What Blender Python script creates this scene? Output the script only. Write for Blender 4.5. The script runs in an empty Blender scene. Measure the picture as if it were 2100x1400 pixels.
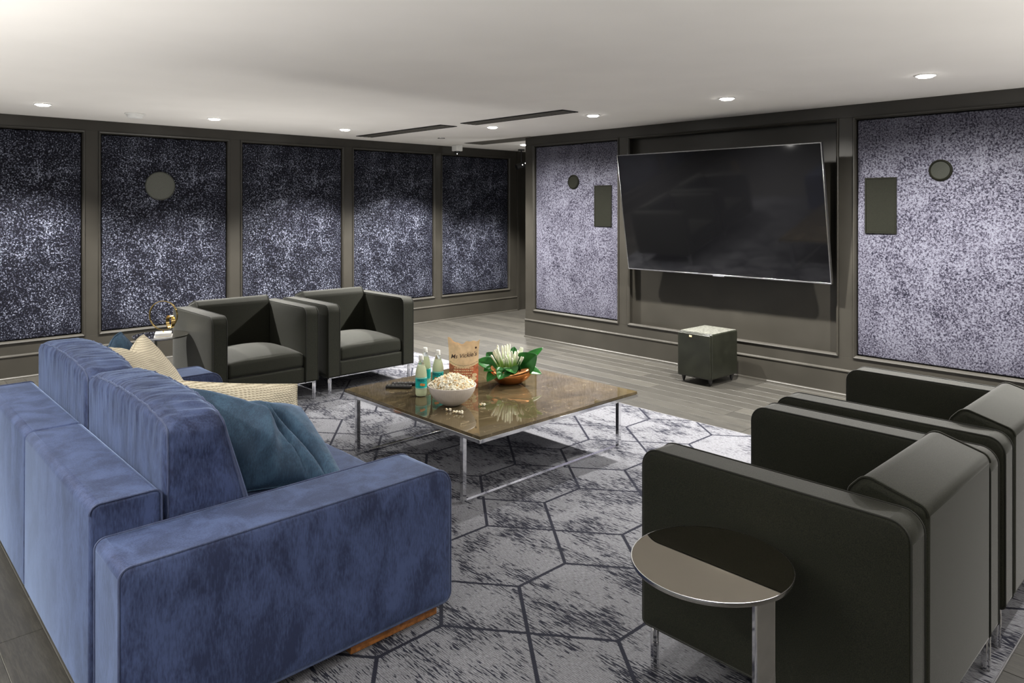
import bpy, bmesh, math, random
from mathutils import Vector, Matrix, noise
random.seed(7)
PI = math.pi
S = bpy.context.scene
COL = S.collection
CEIL = 2.445

# ------------------------------------------------------------------ camera, world, exposure
cam_d = bpy.data.cameras.new('camera'); cam = bpy.data.objects.new('camera', cam_d); COL.objects.link(cam)
cam.location = (0, 0, 1.59)
cam.rotation_euler = (PI/2, 0, -math.atan2(0.6876, 0.7262))
cam_d.sensor_width = 36; cam_d.lens = 1484/2100*36; cam_d.shift_y = -276/2100
cam_d.clip_start = 0.02; cam_d.clip_end = 60
S.camera = cam
S.view_settings.view_transform = 'Standard'; S.view_settings.look = 'None'
S.view_settings.exposure = 0.18; S.view_settings.gamma = 1; S.view_settings.use_curve_mapping = False
w = bpy.data.worlds.new('world'); S.world = w; w.use_nodes = True
w.node_tree.nodes['Background'].inputs[0].default_value = (0.93, 0.97, 1.0, 1)
w.node_tree.nodes['Background'].inputs[1].default_value = 0.30

LAMP_POWER = 158
# (x, y, cone angle, power factor)
DOWNLIGHTS = [(1.305, 7.06, 116, 2.9), (2.725, 7.07, 100, 2.9), (4.148, 7.06, 112, 3.2), (5.549, 7.08, 112, 3.2),
              (6.937, 7.08, 94, 2.9), (5.168, 5.76, 160, 3.1), (5.189, 4.38, 160, 3.1), (5.14, 2.97, 160, 3.3), (5.181, 1.566, 160, 3.0),
              (-0.1, 7.06, 128, 1.0), (5.17, 0.15, 150, 2.0), (3.75, -1.2, 134, 0.25), (2.33, -1.2, 134, 0.2), (0.9, -1.2, 134, 0.1),
              (-0.9, 0.2, 134, 0.8), (-0.9, 1.6, 134, 1.0), (-0.9, 3.0, 134, 1.0), (-0.9, 4.4, 134, 1.0), (-0.9, 5.8, 134, 1.0)]
for i, (x, y, a, pf) in enumerate(DOWNLIGHTS):
    ld = bpy.data.lights.new('downlight_beam', 'SPOT'); ld.energy = LAMP_POWER*pf; ld.spot_size = math.radians(a)
    ld.spot_blend = 0.5 if y > 6.5 else 0.9; ld.shadow_soft_size = 0.035; ld.color = (1.0, 0.965, 0.91)
    lo = bpy.data.objects.new('downlight_beam', ld); COL.objects.link(lo); lo.location = (x, y, CEIL-0.03)

# added unseen spots, no real fixtures, aimed up to brighten the ceiling
CEILING_FILL = [(-1.6, -1.4, 0.5, 400), (-1.5, 3.0, 0.25, 640), (-0.6, 6.0, 0.5, 70), (2.6, -1.6, 0.5, 400), (5.0, -1.4, 0.5, 240), (2.55, 6.54, 0.50, 26), (3.30, 6.54, 0.50, 34), (7.2, 5.6, 0.4, 40)]
for (x, y, z, p) in CEILING_FILL:
    if p == 0: continue
    ld = bpy.data.lights.new('added_ceiling_fill', 'SPOT'); ld.energy = p; ld.spot_size = math.radians(165); ld.spot_blend = 1.0
    ld.shadow_soft_size = 0.025; ld.color = (1.0, 0.97, 0.93)
    lo = bpy.data.objects.new('added_ceiling_fill', ld); COL.objects.link(lo); lo.location = (x, y, z); lo.rotation_euler = (PI, 0, 0)

# ------------------------------------------------------------------ material helpers
def srgb(r, g, b):
    f = lambda c: (c/255/12.92) if c/255 <= 0.04045 else ((c/255+0.055)/1.055)**2.4
    return (f(r), f(g), f(b), 1)
class NT:
    def __init__(s, name):
        s.m = bpy.data.materials.new(name); s.m.use_nodes = True; s.t = s.m.node_tree
        s.b = s.t.nodes['Principled BSDF']; s._tc = None
    def n(s, typ, **kw):
        nd = s.t.nodes.new(typ)
        for k, v in kw.items(): setattr(nd, k, v)
        return nd
    def put(s, sock, v):
        if isinstance(v, bpy.types.NodeSocket): s.t.links.new(v, sock)
        else: sock.default_value = v
    def M(s, op, a, b=0.0, c=0.0, clamp=False):
        nd = s.n('ShaderNodeMath', operation=op); nd.use_clamp = clamp
        for i, v in enumerate((a, b, c)): s.put(nd.inputs[i], v)
        return nd.outputs[0]
    def co(s, scale=(1, 1, 1), gen='Object', rot=(0, 0, 0)):
        if s._tc is None: s._tc = s.n('ShaderNodeTexCoord')
        mp = s.n('ShaderNodeMapping'); s.t.links.new(s._tc.outputs[gen], mp.inputs[0])
        mp.inputs['Scale'].default_value = scale; mp.inputs['Rotation'].default_value = rot
        return mp.outputs[0]
    def noise(s, scale=5, detail=2, rough=0.5, vec=None, dist=0.0):
        nd = s.n('ShaderNodeTexNoise'); nd.inputs['Scale'].default_value = scale; nd.inputs['Detail'].default_value = detail
        nd.inputs['Roughness'].default_value = rough; nd.inputs['Distortion'].default_value = dist
        s.t.links.new(vec if vec is not None else s.co(), nd.inputs['Vector'])
        return nd.outputs[0]
    def ramp(s, fac, stops):
        nd = s.n('ShaderNodeValToRGB'); r = nd.color_ramp
        while len(r.elements) < len(stops): r.elements.new(0.5)
        for e, (p, c) in zip(r.elements, stops): e.position = p; e.color = c if len(c) == 4 else (*c, 1)
        s.put(nd.inputs[0], fac); return nd.outputs[0]
    def mix(s, f, a, b):
        nd = s.n('ShaderNodeMix', data_type='RGBA'); s.put(nd.inputs[0], f); s.put(nd.inputs[6], a); s.put(nd.inputs[7], b)
        return nd.outputs[2]
    def bump(s, h, strength=0.3, dist=0.01):
        nd = s.n('ShaderNodeBump'); nd.inputs['Strength'].default_value = strength; nd.inputs['Distance'].default_value = dist
        s.put(nd.inputs['Height'], h); s.t.links.new(nd.outputs[0], s.b.inputs['Normal'])
    def set(s, **kw):
        for k, v in kw.items(): s.put(s.b.inputs[k.replace('_', ' ')], v)
        return s
def simple(name, col, rough=0.5, metal=0.0, var=0.08, scale=30, **kw):
    t = NT(name); c = t.noise(scale, 2)
    a = tuple(x*(1-var) for x in col[:3])+(1,); b = tuple(min(1, x*(1+var)) for x in col[:3])+(1,)
    t.set(Base_Color=t.ramp(c, [(0.35, a), (0.65, b)]), Roughness=rough, Metallic=metal); t.set(**kw)
    return t.m

MT = {}
# dark painted panelling
t = NT('panelling_paint'); c = t.noise(3.0, 2)
t.set(Base_Color=t.ramp(c, [(0.3, (0.027, 0.0248, 0.020, 1)), (0.7, (0.036, 0.033, 0.027, 1))]), Roughness=0.38); MT['paint'] = t.m
MT['ceiling'] = simple('ceiling_paint', (0.86, 0.835, 0.795), 0.9, var=0.015, scale=2)
MT['white'] = simple('white_plastic', (0.82, 0.82, 0.80), 0.45, var=0.02)
MT['black'] = simple('black_plastic', (0.012, 0.012, 0.012), 0.35)
MT['grille'] = simple('grey_speaker_mesh', (0.075, 0.078, 0.066), 0.6, scale=300, var=0.3)
MT['grille_dark'] = simple('dark_speaker_mesh', (0.010, 0.0105, 0.007), 0.7, scale=300, var=0.3, Specular_IOR_Level=0.12)
MT['grille_mid'] = simple('charcoal_speaker_mesh', (0.020, 0.022, 0.017), 0.6, scale=300, var=0.3, Specular_IOR_Level=0.25)
MT['chrome'] = simple('polished_chrome', (0.78, 0.78, 0.79), 0.07, 1.0, var=0.02)
MT['steel'] = simple('brushed_steel', (0.5, 0.5, 0.5), 0.25, 1.0)
MT['gold'] = simple('polished_gold', (0.85, 0.62, 0.25), 0.12, 1.0)
MT['marble_white'] = simple('white_marble', (0.86, 0.85, 0.82), 0.25, var=0.05, scale=15)
MT['smoked'] = simple('smoked_mirror_glass', (0.50, 0.465, 0.39), 0.0, 1.0, var=0.01, scale=10)
MT['wood_foot'] = simple('walnut_foot', (0.30, 0.12, 0.035), 0.35, var=0.3, scale=60)
MT['cavity'] = simple('dark_cavity', (0.008, 0.008, 0.007), 0.8)
# crushed velvet wall panels
def velvet_panel(name, dark, mid, light, thr, seed):
    t = NT(name)
    v1 = t.noise(74, 5, 0.74, t.co((1, 1, 0.9)))
    v2 = t.noise(4.5, 2, 0.5, t.co((1, 1, 1)), 0.4)
    v3 = t.noise(150, 2, 0.6, t.co((0.6, 1, 1.2)))
    s = t.M('ADD', t.M('MULTIPLY', v1, 0.66), t.M('ADD', t.M('MULTIPLY', v2, 0.13), t.M('MULTIPLY', v3, 0.29)))
    col = t.ramp(s, [(thr-0.055, dark), (thr, mid), (thr+0.075, light)])
    t.set(Base_Color=col, Roughness=t.ramp(s, [(thr-0.05, (0.75,)*3), (thr+0.05, (0.42,)*3)]))
    t.set(Specular_IOR_Level=0.15, Sheen_Weight=0.02, Sheen_Roughness=0.4, Sheen_Tint=(0.8, 0.85, 1, 1))
    t.bump(s, 0.5, 0.006)
    return t.m
MT['velvet_l'] = velvet_panel('crushed_velvet_navy', (0.002, 0.002, 0.005, 1), (0.012, 0.013, 0.026, 1), (0.29, 0.31, 0.39, 1), 0.575, 0)
MT['velvet_r'] = velvet_panel('crushed_velvet_lavender', (0.007, 0.0065, 0.014, 1), (0.066, 0.062, 0.088, 1), (0.150, 0.153, 0.190, 1), 0.525, 1)
# sofa velvet
def sofa_velvet(name, a, b, sh):
    t = NT(name)
    v = t.noise(9, 4, 0.65, t.co((1, 1, 0.5)), 0.7); v2 = t.noise(160, 2, 0.6, t.co((1.2, 1.2, 0.25)))
    s = t.M('ADD', t.M('MULTIPLY', v, 0.65), t.M('MULTIPLY', v2, 0.35))
    t.set(Base_Color=t.ramp(s, [(0.41, a), (0.60, b)]), Roughness=0.75, Sheen_Weight=sh, Sheen_Roughness=0.35, Sheen_Tint=(0.50, 0.66, 1, 1))
    t.bump(v2, 0.15, 0.003)
    return t.m
MT['sofa'] = sofa_velvet('slate_blue_velvet', (0.011, 0.019, 0.062, 1), (0.046, 0.070, 0.165, 1), 0.62)
MT['sofa_pipe'] = sofa_velvet('slate_blue_piping', (0.035, 0.048, 0.11, 1), (0.065, 0.085, 0.16, 1), 0.5)
MT['teal'] = sofa_velvet('teal_blue_velvet', (0.022, 0.052, 0.095, 1), (0.050, 0.110, 0.180, 1), 0.5)
# armchair wool
t = NT('charcoal_green_wool'); v = t.noise(420, 2, 0.7); v2 = t.noise(4, 2)
t.set(Base_Color=t.ramp(v, [(0.33, (0.002, 0.0024, 0.0012, 1)), (0.7, (0.021, 0.0225, 0.012, 1))]), Roughness=0.75, Specular_IOR_Level=0.3, Sheen_Weight=0.31, Sheen_Roughness=0.28)
t.bump(v, 0.25, 0.002); MT['chair'] = t.m
MT['chair_pipe'] = simple('charcoal_piping', (0.012, 0.013, 0.010), 0.7)
# knitted beige
t = NT('beige_knit'); sp = t.n('ShaderNodeSeparateXYZ'); wn = t.noise(9, 2)
vm = t.n('ShaderNodeVectorMath', operation='ADD'); t.t.links.new(t.co(), vm.inputs[0])
t.t.links.new(vm.outputs[0], sp.inputs[0])
hz = t.M('SINE', t.M('MULTIPLY', t.M('ADD', sp.outputs[2], t.M('MULTIPLY', wn, 0.012)), 2*PI/0.0095))
hx_ = t.M('SINE', t.M('ADD', t.M('MULTIPLY', t.M('ADD', t.M('ADD', sp.outputs[0], sp.outputs[1]), t.M('MULTIPLY', wn, 0.012)), 2*PI/0.0125), t.M('MULTIPLY', t.M('FLOOR', t.M('DIVIDE', sp.outputs[2], 0.0095)), 2.2)))
st_ = t.M('ADD', t.M('MULTIPLY', hz, 0.3), t.M('MULTIPLY', hx_, 0.28))
t.set(Base_Color=t.ramp(t.M('ADD', st_, 0.5), [(0.08, (0.40, 0.34, 0.23, 1)), (0.6, (0.80, 0.73, 0.57, 1))]), Roughness=0.9)
t.bump(st_, 0.6, 0.004); MT['knit'] = t.m
# planks
def plank_mat(name, k):
    t = NT(name)
    oi = t.n('ShaderNodeObjectInfo')
    g = t.noise(7, 5, 0.65, t.co((14, 0.9, 1), 'Object'), 0.8); g2 = t.noise(40, 3, 0.6, t.co((6, 0.8, 1)))
    s = t.M('ADD', t.M('MULTIPLY', g, 0.6), t.M('ADD', t.M('MULTIPLY', g2, 0.25), t.M('MULTIPLY', oi.outputs['Random'], 0.15)))
    t.set(Base_Color=t.ramp(s, [(0.40, (0.050*k, 0.047*k, 0.040*k, 1)), (0.62, (0.125*k, 0.118*k, 0.100*k, 1))]), Roughness=0.46)
    t.bump(g2, 0.12, 0.002); return t.m
MT['plank'] = plank_mat('grey_stained_oak', 0.47)
MT['joint'] = simple('joint_painted_glint', (0.17, 0.165, 0.15), 0.6)  # pale slab colour paints in the highlight along the plank edges
# rug
t = NT('hexagon_rug')
sp = t.n('ShaderNodeSeparateXYZ'); t.t.links.new(t.co(), sp.inputs[0])
wob = t.noise(60, 2)
wv = t.M('MULTIPLY', t.M('SUBTRACT', wob, 0.5), 0.008)
X = t.M('ADD', sp.outputs[0], wv); Y = t.M('ADD', sp.outputs[1], wv)
def fold(v, off, per):
    u = t.M('DIVIDE', t.M('SUBTRACT', v, off), per)
    fr = t.M('FRACT', t.M('ADD', u, 100.5))
    return t.M('MULTIPLY', t.M('ABSOLUTE', t.M('SUBTRACT', fr, 0.5)), per)
fx = fold(X, 2.925, 0.692); fy = fold(Y, 2.688, 0.5215)
bar = t.M('MAXIMUM', fy, t.M('SUBTRACT', fx, 0.142))
dg = t.M('DIVIDE', t.M('ABSOLUTE', t.M('SUBTRACT', t.M('MULTIPLY', t.M('SUBTRACT', fx, 0.142), 0.2608), t.M('MULTIPLY', fy, 0.204))), 0.331)
dist = t.M('MINIMUM', bar, dg)
line = t.M('SUBTRACT', 1.0, t.M('DIVIDE', t.M('SUBTRACT', dist, 0.0065), 0.0025), clamp=True)
st = t.noise(1.0, 2, 0.6, t.co((165, 17, 1)), 0.25); st2 = t.noise(1.0, 2, 0.5, t.co((5.0, 2.2, 1)), 0.8); fine = t.noise(1.0, 2, 0.6, t.co((420, 60, 1)))
thr = t.M('ADD', 0.14, t.M('MULTIPLY', st2, 0.80))
thr = t.M('MAXIMUM', thr, 0.455)
streak = t.M('MULTIPLY', t.M('SUBTRACT', st, thr), 24.0, clamp=True)
rib = t.M('SINE', t.M('MULTIPLY', sp.outputs[0], 2*PI/0.0075))
base = t.ramp(t.M('ADD', t.M('MULTIPLY', fine, 0.8), t.M('MULTIPLY', rib, 0.07)), [(0.28, (0.095, 0.096, 0.105, 1)), (0.55, (0.215, 0.218, 0.240, 1))])
dk = (0.014, 0.015, 0.024, 1)
t.set(Base_Color=t.mix(line, t.mix(streak, base, dk), dk), Roughness=0.95, Specular_IOR_Level=0.1, Sheen_Weight=0.02)
t.bump(t.M('ADD', fine, t.M('MULTIPLY', rib, 0.3)), 0.4, 0.004); MT['rug'] = t.m
MT['rug_edge'] = simple('rug_binding', (0.16, 0.16, 0.17), 0.9)
# table stone
t = NT('brown_marble'); a = t.noise(2.6, 6, 0.62, t.co((1, 1.6, 1)), 1.4); v = t.noise(3.2, 3, 0.5, t.co((1, 1, 1), rot=(0, 0, 0.7)), 2.2)
vein = t.M('SUBTRACT', 1.0, t.M('MULTIPLY', t.M('ABSOLUTE', t.M('SUBTRACT', v, 0.56)), 190.0), clamp=True)
brown = t.ramp(a, [(0.3, (0.052, 0.040, 0.020, 1)), (0.55, (0.105, 0.080, 0.042, 1)), (0.75, (0.155, 0.118, 0.066, 1))])
t.set(Base_Color=t.mix(t.M('MULTIPLY', vein, t.M('MULTIPLY', a, 0.55)), brown, (0.55, 0.47, 0.33, 1)), Roughness=0.04, Specular_IOR_Level=0.6)
MT['stone'] = t.m
MT['copper'] = simple('hammered_copper', (0.80, 0.36, 0.15), 0.14, 1.0, var=0.15, scale=12)
t = NT('glossy_leaf'); v = t.noise(12, 2); t.set(Base_Color=t.ramp(v, [(0.3, (0.008, 0.075, 0.012, 1)), (0.7, (0.030, 0.20, 0.030, 1))]), Roughness=0.38, Specular_IOR_Level=0.35); MT['leaf'] = t.m
t = NT('white_bud'); sz = t.n('ShaderNodeSeparateXYZ'); t.t.links.new(t.co(gen='Generated'), sz.inputs[0])
t.set(Base_Color=t.ramp(sz.outputs[2], [(0.25, (0.32, 0.50, 0.12, 1)), (0.6, (0.88, 0.90, 0.74, 1))]), Roughness=0.5); MT['bud'] = t.m
MT['ceramic'] = simple('ribbed_cream_ceramic', (0.66, 0.60, 0.54), 0.4, var=0.04)
t = NT('popcorn'); v = t.noise(45, 3, 0.6); t.set(Base_Color=t.ramp(v, [(0.36, (0.78, 0.50, 0.20, 1)), (0.46, (0.88, 0.80, 0.60, 1)), (0.62, (0.93, 0.90, 0.80, 1))]), Roughness=0.8); MT['popcorn'] = t.m
MT['cap'] = simple('white_cap', (0.85, 0.86, 0.82), 0.35, var=0.02)
MT['drink'] = simple('pale_citrus_drink', (0.86, 0.92, 0.62), 0.12, var=0.03, scale=8, Emission_Strength=0.0)
t = NT('clear_bottle_plastic'); t.set(Base_Color=(0.93, 0.98, 0.92, 1), Roughness=0.05, Transmission_Weight=0.92, IOR=1.2); MT['pet'] = t.m
MT['label'] = simple('teal_label', (0.010, 0.42, 0.38), 0.3, var=0.15, scale=50)
MT['label_ink'] = simple('navy_ink', (0.012, 0.05, 0.09), 0.4)
MT['label_white'] = simple('pale_label_band', (0.45, 0.75, 0.66), 0.35)
MT['peach'] = simple('orange_fruit_print', (0.85, 0.30, 0.06), 0.35, var=0.25, scale=70)
MT['bag_cream'] = simple('cream_kraft_print', (0.82, 0.60, 0.36), 0.45, var=0.12, scale=20)
MT['bag_rust'] = simple('rust_foil_print', (0.52, 0.15, 0.07), 0.35, var=0.35, scale=35)
MT['ink_brown'] = simple('dark_brown_ink', (0.05, 0.018, 0.012), 0.5)
MT['lcream'] = simple('cream_ink', (0.80, 0.60, 0.35), 0.5)
t = NT('tv_glass'); t.set(Base_Color=(0.003, 0.003, 0.0035, 1), Roughness=0.06, Specular_IOR_Level=0.5); MT['screen'] = t.m
t = NT('lamp_glow'); t.set(Base_Color=(1, 1, 1, 1), Emission_Color=(1, 0.97, 0.92, 1), Emission_Strength=30.0); MT['glow'] = t.m
t = NT('warm_glow'); t.set(Base_Color=(1, .8, .5, 1), Emission_Color=(1, 0.72, 0.32, 1), Emission_Strength=9.0); MT['warm'] = t.m
t = NT('led_glow'); t.set(Base_Color=(1, 1, 1, 1), Emission_Color=(1, 1, 1, 1), Emission_Strength=6.0); MT['led'] = t.m
MT['sub'] = simple('satin_black_cabinet', (0.011, 0.012, 0.008), 0.32, var=0.2, scale=10)
MT['sub_top'] = simple('black_ash_top_painted_reflection', (0.13, 0.132, 0.115), 0.35, var=0.5, scale=60)  # reflection on the black cabinet top painted in as a paler colour
MT['vent_grey'] = simple('grey_vent_metal', (0.16, 0.15, 0.13), 0.5)
MT['plaster'] = simple('back_wall_plaster', (0.07, 0.065, 0.06), 0.8)

# ------------------------------------------------------------------ geometry helpers
def new(name, bm, mat, parent=None, sharp=38, smooth=True):
    me = bpy.data.meshes.new(name)
    bmesh.ops.recalc_face_normals(bm, faces=bm.faces)
    bm.to_mesh(me); bm.free()
    if smooth:
        for p in me.polygons: p.use_smooth = True
        me.set_sharp_from_angle(angle=math.radians(sharp))
        for p in me.polygons:      # large flat faces keep their true normal, bevels and curves are smooth
            flat = len(p.vertices) == 4 and max(abs(c) for c in p.normal) > 0.99999 and p.area > 2e-4
            if flat: p.use_smooth = False
    me.materials.append(mat)
    o = bpy.data.objects.new(name, me); COL.objects.link(o)
    if parent is not None: o.parent = parent
    return o
def empty(name, loc=(0, 0, 0), rz=0.0, parent=None):
    o = bpy.data.objects.new(name, None); COL.objects.link(o); o.location = loc; o.rotation_euler = (0, 0, rz)
    o.empty_display_size = 0.1
    if parent is not None: o.parent = parent
    return o
def tag(o, label, cat, group=None):
    o['label'] = label; o['category'] = cat
    if group: o['group'] = group
    return o
def struct(o): o['kind'] = 'structure'; return o
def add_box(bm, x0, x1, y0, y1, z0, z1, bev=0.0, seg=2):
    r = bmesh.ops.create_cube(bm, size=1.0)
    vs = r['verts']
    bmesh.ops.scale(bm, vec=(x1-x0, y1-y0, z1-z0), verts=vs)
    bmesh.ops.translate(bm, vec=((x0+x1)/2, (y0+y1)/2, (z0+z1)/2), verts=vs)
    if bev > 0:
        es = list({e for v in vs for e in v.link_edges})
        bmesh.ops.bevel(bm, geom=es, offset=bev, segments=seg, profile=0.5, affect='EDGES')
    return bm
def box(name, x0, x1, y0, y1, z0, z1, mat, parent=None, bev=0.003, seg=2):
    return new(name, add_box(bmesh.new(), x0, x1, y0, y1, z0, z1, bev, seg), mat, parent)
def add_lathe(bm, prof, n=48, ctr=(0, 0, 0), rfun=None, closed_top=False):
    rings = []
    for (r, z) in prof:
        ring = []
        for i in range(n):
            a = 2*PI*i/n; rr = r*(rfun(a, z) if rfun else 1)
            ring.append(bm.verts.new((ctr[0]+rr*math.cos(a), ctr[1]+rr*math.sin(a), ctr[2]+z)))
        rings.append(ring)
    for A, B in zip(rings, rings[1:]):
        for i in range(n): bm.faces.new((A[i], A[(i+1) % n], B[(i+1) % n], B[i]))
    return bm
def lathe(name, prof, mat, parent=None, n=48, ctr=(0, 0, 0), rfun=None):
    bm = add_lathe(bmesh.new(), prof, n, ctr, rfun); bmesh.ops.remove_doubles(bm, verts=bm.verts, dist=1e-6)
    return new(name, bm, mat, parent)
def add_tube(bm, pts, r, n=8, closed=False, rf=None):
    pts = [Vector(p) for p in pts]; N = len(pts); rings = []
    up = None
    for i, p in enumerate(pts):
        if closed: d = pts[(i+1) % N]-pts[i-1]
        else: d = pts[min(i+1, N-1)]-pts[max(i-1, 0)]
        d.normalize()
        if up is None: up = d.orthogonal()
        up = (up-d*up.dot(d))
        if up.length < 1e-6: up = d.orthogonal()
        up.normalize(); sd = d.cross(up)
        rr = r*(rf(i/(N-1)) if rf else 1)
        rings.append([bm.verts.new(p+(up*math.cos(2*PI*k/n)+sd*math.sin(2*PI*k/n))*rr) for k in range(n)])
    M = N if closed else N-1
    for i in range(M):
        A, B = rings[i], rings[(i+1) % N]
        for k in range(n): bm.faces.new((A[k], A[(k+1) % n], B[(k+1) % n], B[k]))
    if not closed: bm.faces.new(rings[0][::-1]); bm.faces.new(rings[-1])
    return bm
def tube(name, pts, r, mat, parent=None, n=8, closed=False, rf=None):
    return new(name, add_tube(bmesh.new(), pts, r, n, closed, rf), mat, parent, sharp=60)
def rounded_poly(pts, n=6):
    """pts: list of (y, z, radius) -> list of (y, z) with rounded corners"""
    out = []; N = len(pts)
    for i, (y, z, r) in enumerate(pts):
        p = Vector((y, z)); a = Vector(pts[i-1][:2])-p; b = Vector(pts[(i+1) % N][:2])-p
        if r <= 0: out.append((y, z)); continue
        la, lb = a.length, b.length; a.normalize(); b.normalize()
        ang = a.angle(b); d = min(r/math.tan(ang/2), la*0.49, lb*0.49); rr = d*math.tan(ang/2)
        c = p+(a+b).normalized()*(rr/math.sin(ang/2))
        s = p+a*d-c; e = p+b*d-c
        for k in range(n+1):
            a0 = math.atan2(s.y, s.x); da = (math.atan2(e.y, e.x)-a0+PI) % (2*PI)-PI; aa = a0+da*k/n
            out.append((c.x+rr*math.cos(aa), c.y+rr*math.sin(aa)))
    return out
def profile_solid(name, prof, x0, x1, mat, parent=None, bev=0.012, puff=0.0, seg=3, axis='X'):
    """extrude (y,z) outline along x with softened rims and slightly padded flat sides"""
    bm = bmesh.new(); cy = sum(p[0] for p in prof)/len(prof); cz = sum(p[1] for p in prof)/len(prof)
    ins = []
    for k in range(seg+1):
        a = PI/2*k/seg; ins.append((bev*(1-math.sin(a)), bev*(1-math.cos(a))))     # (x inset, y/z inset)
    # rings: from left cap to right cap
    def off(prof, d):
        N = len(prof); res = []
        for i in range(N):
            p = Vector(prof[i]); a = Vector(prof[i-1]); b = Vector(prof[(i+1) % N])
            tdir = (b-a).normalized(); nrm = Vector((tdir.y, -tdir.x))
            res.append(p+nrm*d)
        return res
    area = sum(prof[i-1][0]*prof[i][1]-prof[i][0]*prof[i-1][1] for i in range(len(prof)))
    sg = -1 if area > 0 else 1
    rings = []
    for (ix, iy) in reversed([(bev*(1-math.cos(PI/2*k/seg)), bev*(1-math.sin(PI/2*k/seg))) for k in range(seg+1)]):
        pass
    seq = [(x0+bev*(1-math.sin(PI/2*k/seg)), bev*(1-math.cos(PI/2*k/seg))) for k in range(seg, -1, -1)]
    left = sorted([(x0+bev*(1-math.cos(PI/2*k/seg)), bev*(1-math.sin(PI/2*k/seg))) for k in range(seg+1)])
    right = [(x1-(x-x0), d) for (x, d) in reversed(left)]
    allr = left+right
    for (x, d) in allr:
        q = off(prof, sg*d)
        rings.append([bm.verts.new((x, v.x, v.y)) for v in q])
    N = len(prof)
    for A, B in zip(rings, rings[1:]):
        for i in range(N): bm.faces.new((A[i], A[(i+1) % N], B[(i+1) % N], B[i]))
    for ring, x, s in ((rings[0], x0, -1), (rings[-1], x1, 1)):
        prev = ring
        for f, pf in ((0.93, 0.45), (0.8, 0.8), (0.5, 1.0), (0.2, 1.0)):
            nr = [bm.verts.new((x+s*puff*pf, cy+(v.co.y-cy)*f, cz+(v.co.z-cz)*f)) for v in ring]
            for i in range(N): bm.faces.new((prev[i], prev[(i+1) % N], nr[(i+1) % N], nr[i]))
            prev = nr
        bm.faces.new(prev)
    if axis == 'Y':
        for v in bm.verts: v.co = Vector((v.co.y, v.co.x, v.co.z))
    return new(name, bm, mat, parent, sharp=60)
def offset_ring(prof, d):
    N = len(prof); res = []
    area = sum(prof[i-1][0]*prof[i][1]-prof[i][0]*prof[i-1][1] for i in range(N)); sg = -1 if area > 0 else 1
    for i in range(N):
        p = Vector(prof[i]); tdir = (Vector(prof[(i+1) % N])-Vector(prof[i-1])).normalized()
        res.append(p+Vector((tdir.y, -tdir.x))*d*sg)
    return [(v.x, v.y) for v in res]
def axis_samples(h, r, n, k=4):
    a = [-h+r*i/k for i in range(k)]; b = [-h+r+(2*h-2*r)*i/n for i in range(n+1)]; c = [h-r+r*(i+1)/k for i in range(k)]
    return a+b+c
def soft_map(q, hx, hy, hz, r):
    inn = Vector((max(-hx+r, min(hx-r, q[0])), max(-hy+r, min(hy-r, q[1])), max(-hz+r, min(hz-r, q[2]))))
    d = Vector(q)-inn
    return inn+(d.normalized()*r if d.length > 1e-9 else d)
def soft_box_bm(hx, hy, hz, r, nx, ny, nz, warp=None, k=4):
    bm = bmesh.new(); X = axis_samples(hx, r, nx, k); Y = axis_samples(hy, r, ny, k); Z = axis_samples(hz, r, nz, k)
    cache = {}
    def V(x, y, z):
        key = (round(x, 6), round(y, 6), round(z, 6))
        if key not in cache:
            p = soft_map((x, y, z), hx, hy, hz, r)
            if warp: p = warp(p)
            cache[key] = bm.verts.new(p)
        return cache[key]
    def grid(A, B, f):
        for a0, a1 in zip(A, A[1:]):
            for b0, b1 in zip(B, B[1:]):
                vs = [V(*f(a0, b0)), V(*f(a1, b0)), V(*f(a1, b1)), V(*f(a0, b1))]
                if len(set(vs)) > 2:
                    try: bm.faces.new(vs)
                    except ValueError: pass
    for s in (-1, 1):
        grid(X, Y, lambda a, b: (a, b, s*hz)); grid(X, Z, lambda a, b: (a, s*hy, b)); grid(Y, Z, lambda a, b: (s*hx, a, b))
    return bm
def text_bm(s, size, mat, name, parent, place, extrude=0.0, shear=0.0, align='CENTER', bold=0.0):
    cu = bpy.data.curves.new(name, 'FONT'); cu.body = s; cu.size = size; cu.align_x = align; cu.align_y = 'CENTER'
    cu.extrude = extrude; cu.shear = shear; cu.resolution_u = 3; cu.offset = bold
    o = bpy.data.objects.new(name, cu); COL.objects.link(o); bpy.context.view_layer.update()
    dg = bpy.context.evaluated_depsgraph_get(); me = bpy.data.meshes.new_from_object(o.evaluated_get(dg))
    bpy.data.objects.remove(o)
    for v in me.vertices: v.co = place(v.co)
    me.materials.clear(); me.materials.append(mat)
    ob = bpy.data.objects.new(name, me); COL.objects.link(ob); ob.parent = parent
    return ob
def dup(root, loc, rz, **props):
    r = root.copy(); COL.objects.link(r); r.location = loc; r.rotation_euler = (0, 0, rz)
    for k, v in props.items(): r[k] = v
    for ch in list(root.children):
        c = ch.copy(); COL.objects.link(c); c.parent = r
        for g in ch.children:
            d = g.copy(); COL.objects.link(d); d.parent = c
    return r

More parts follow.
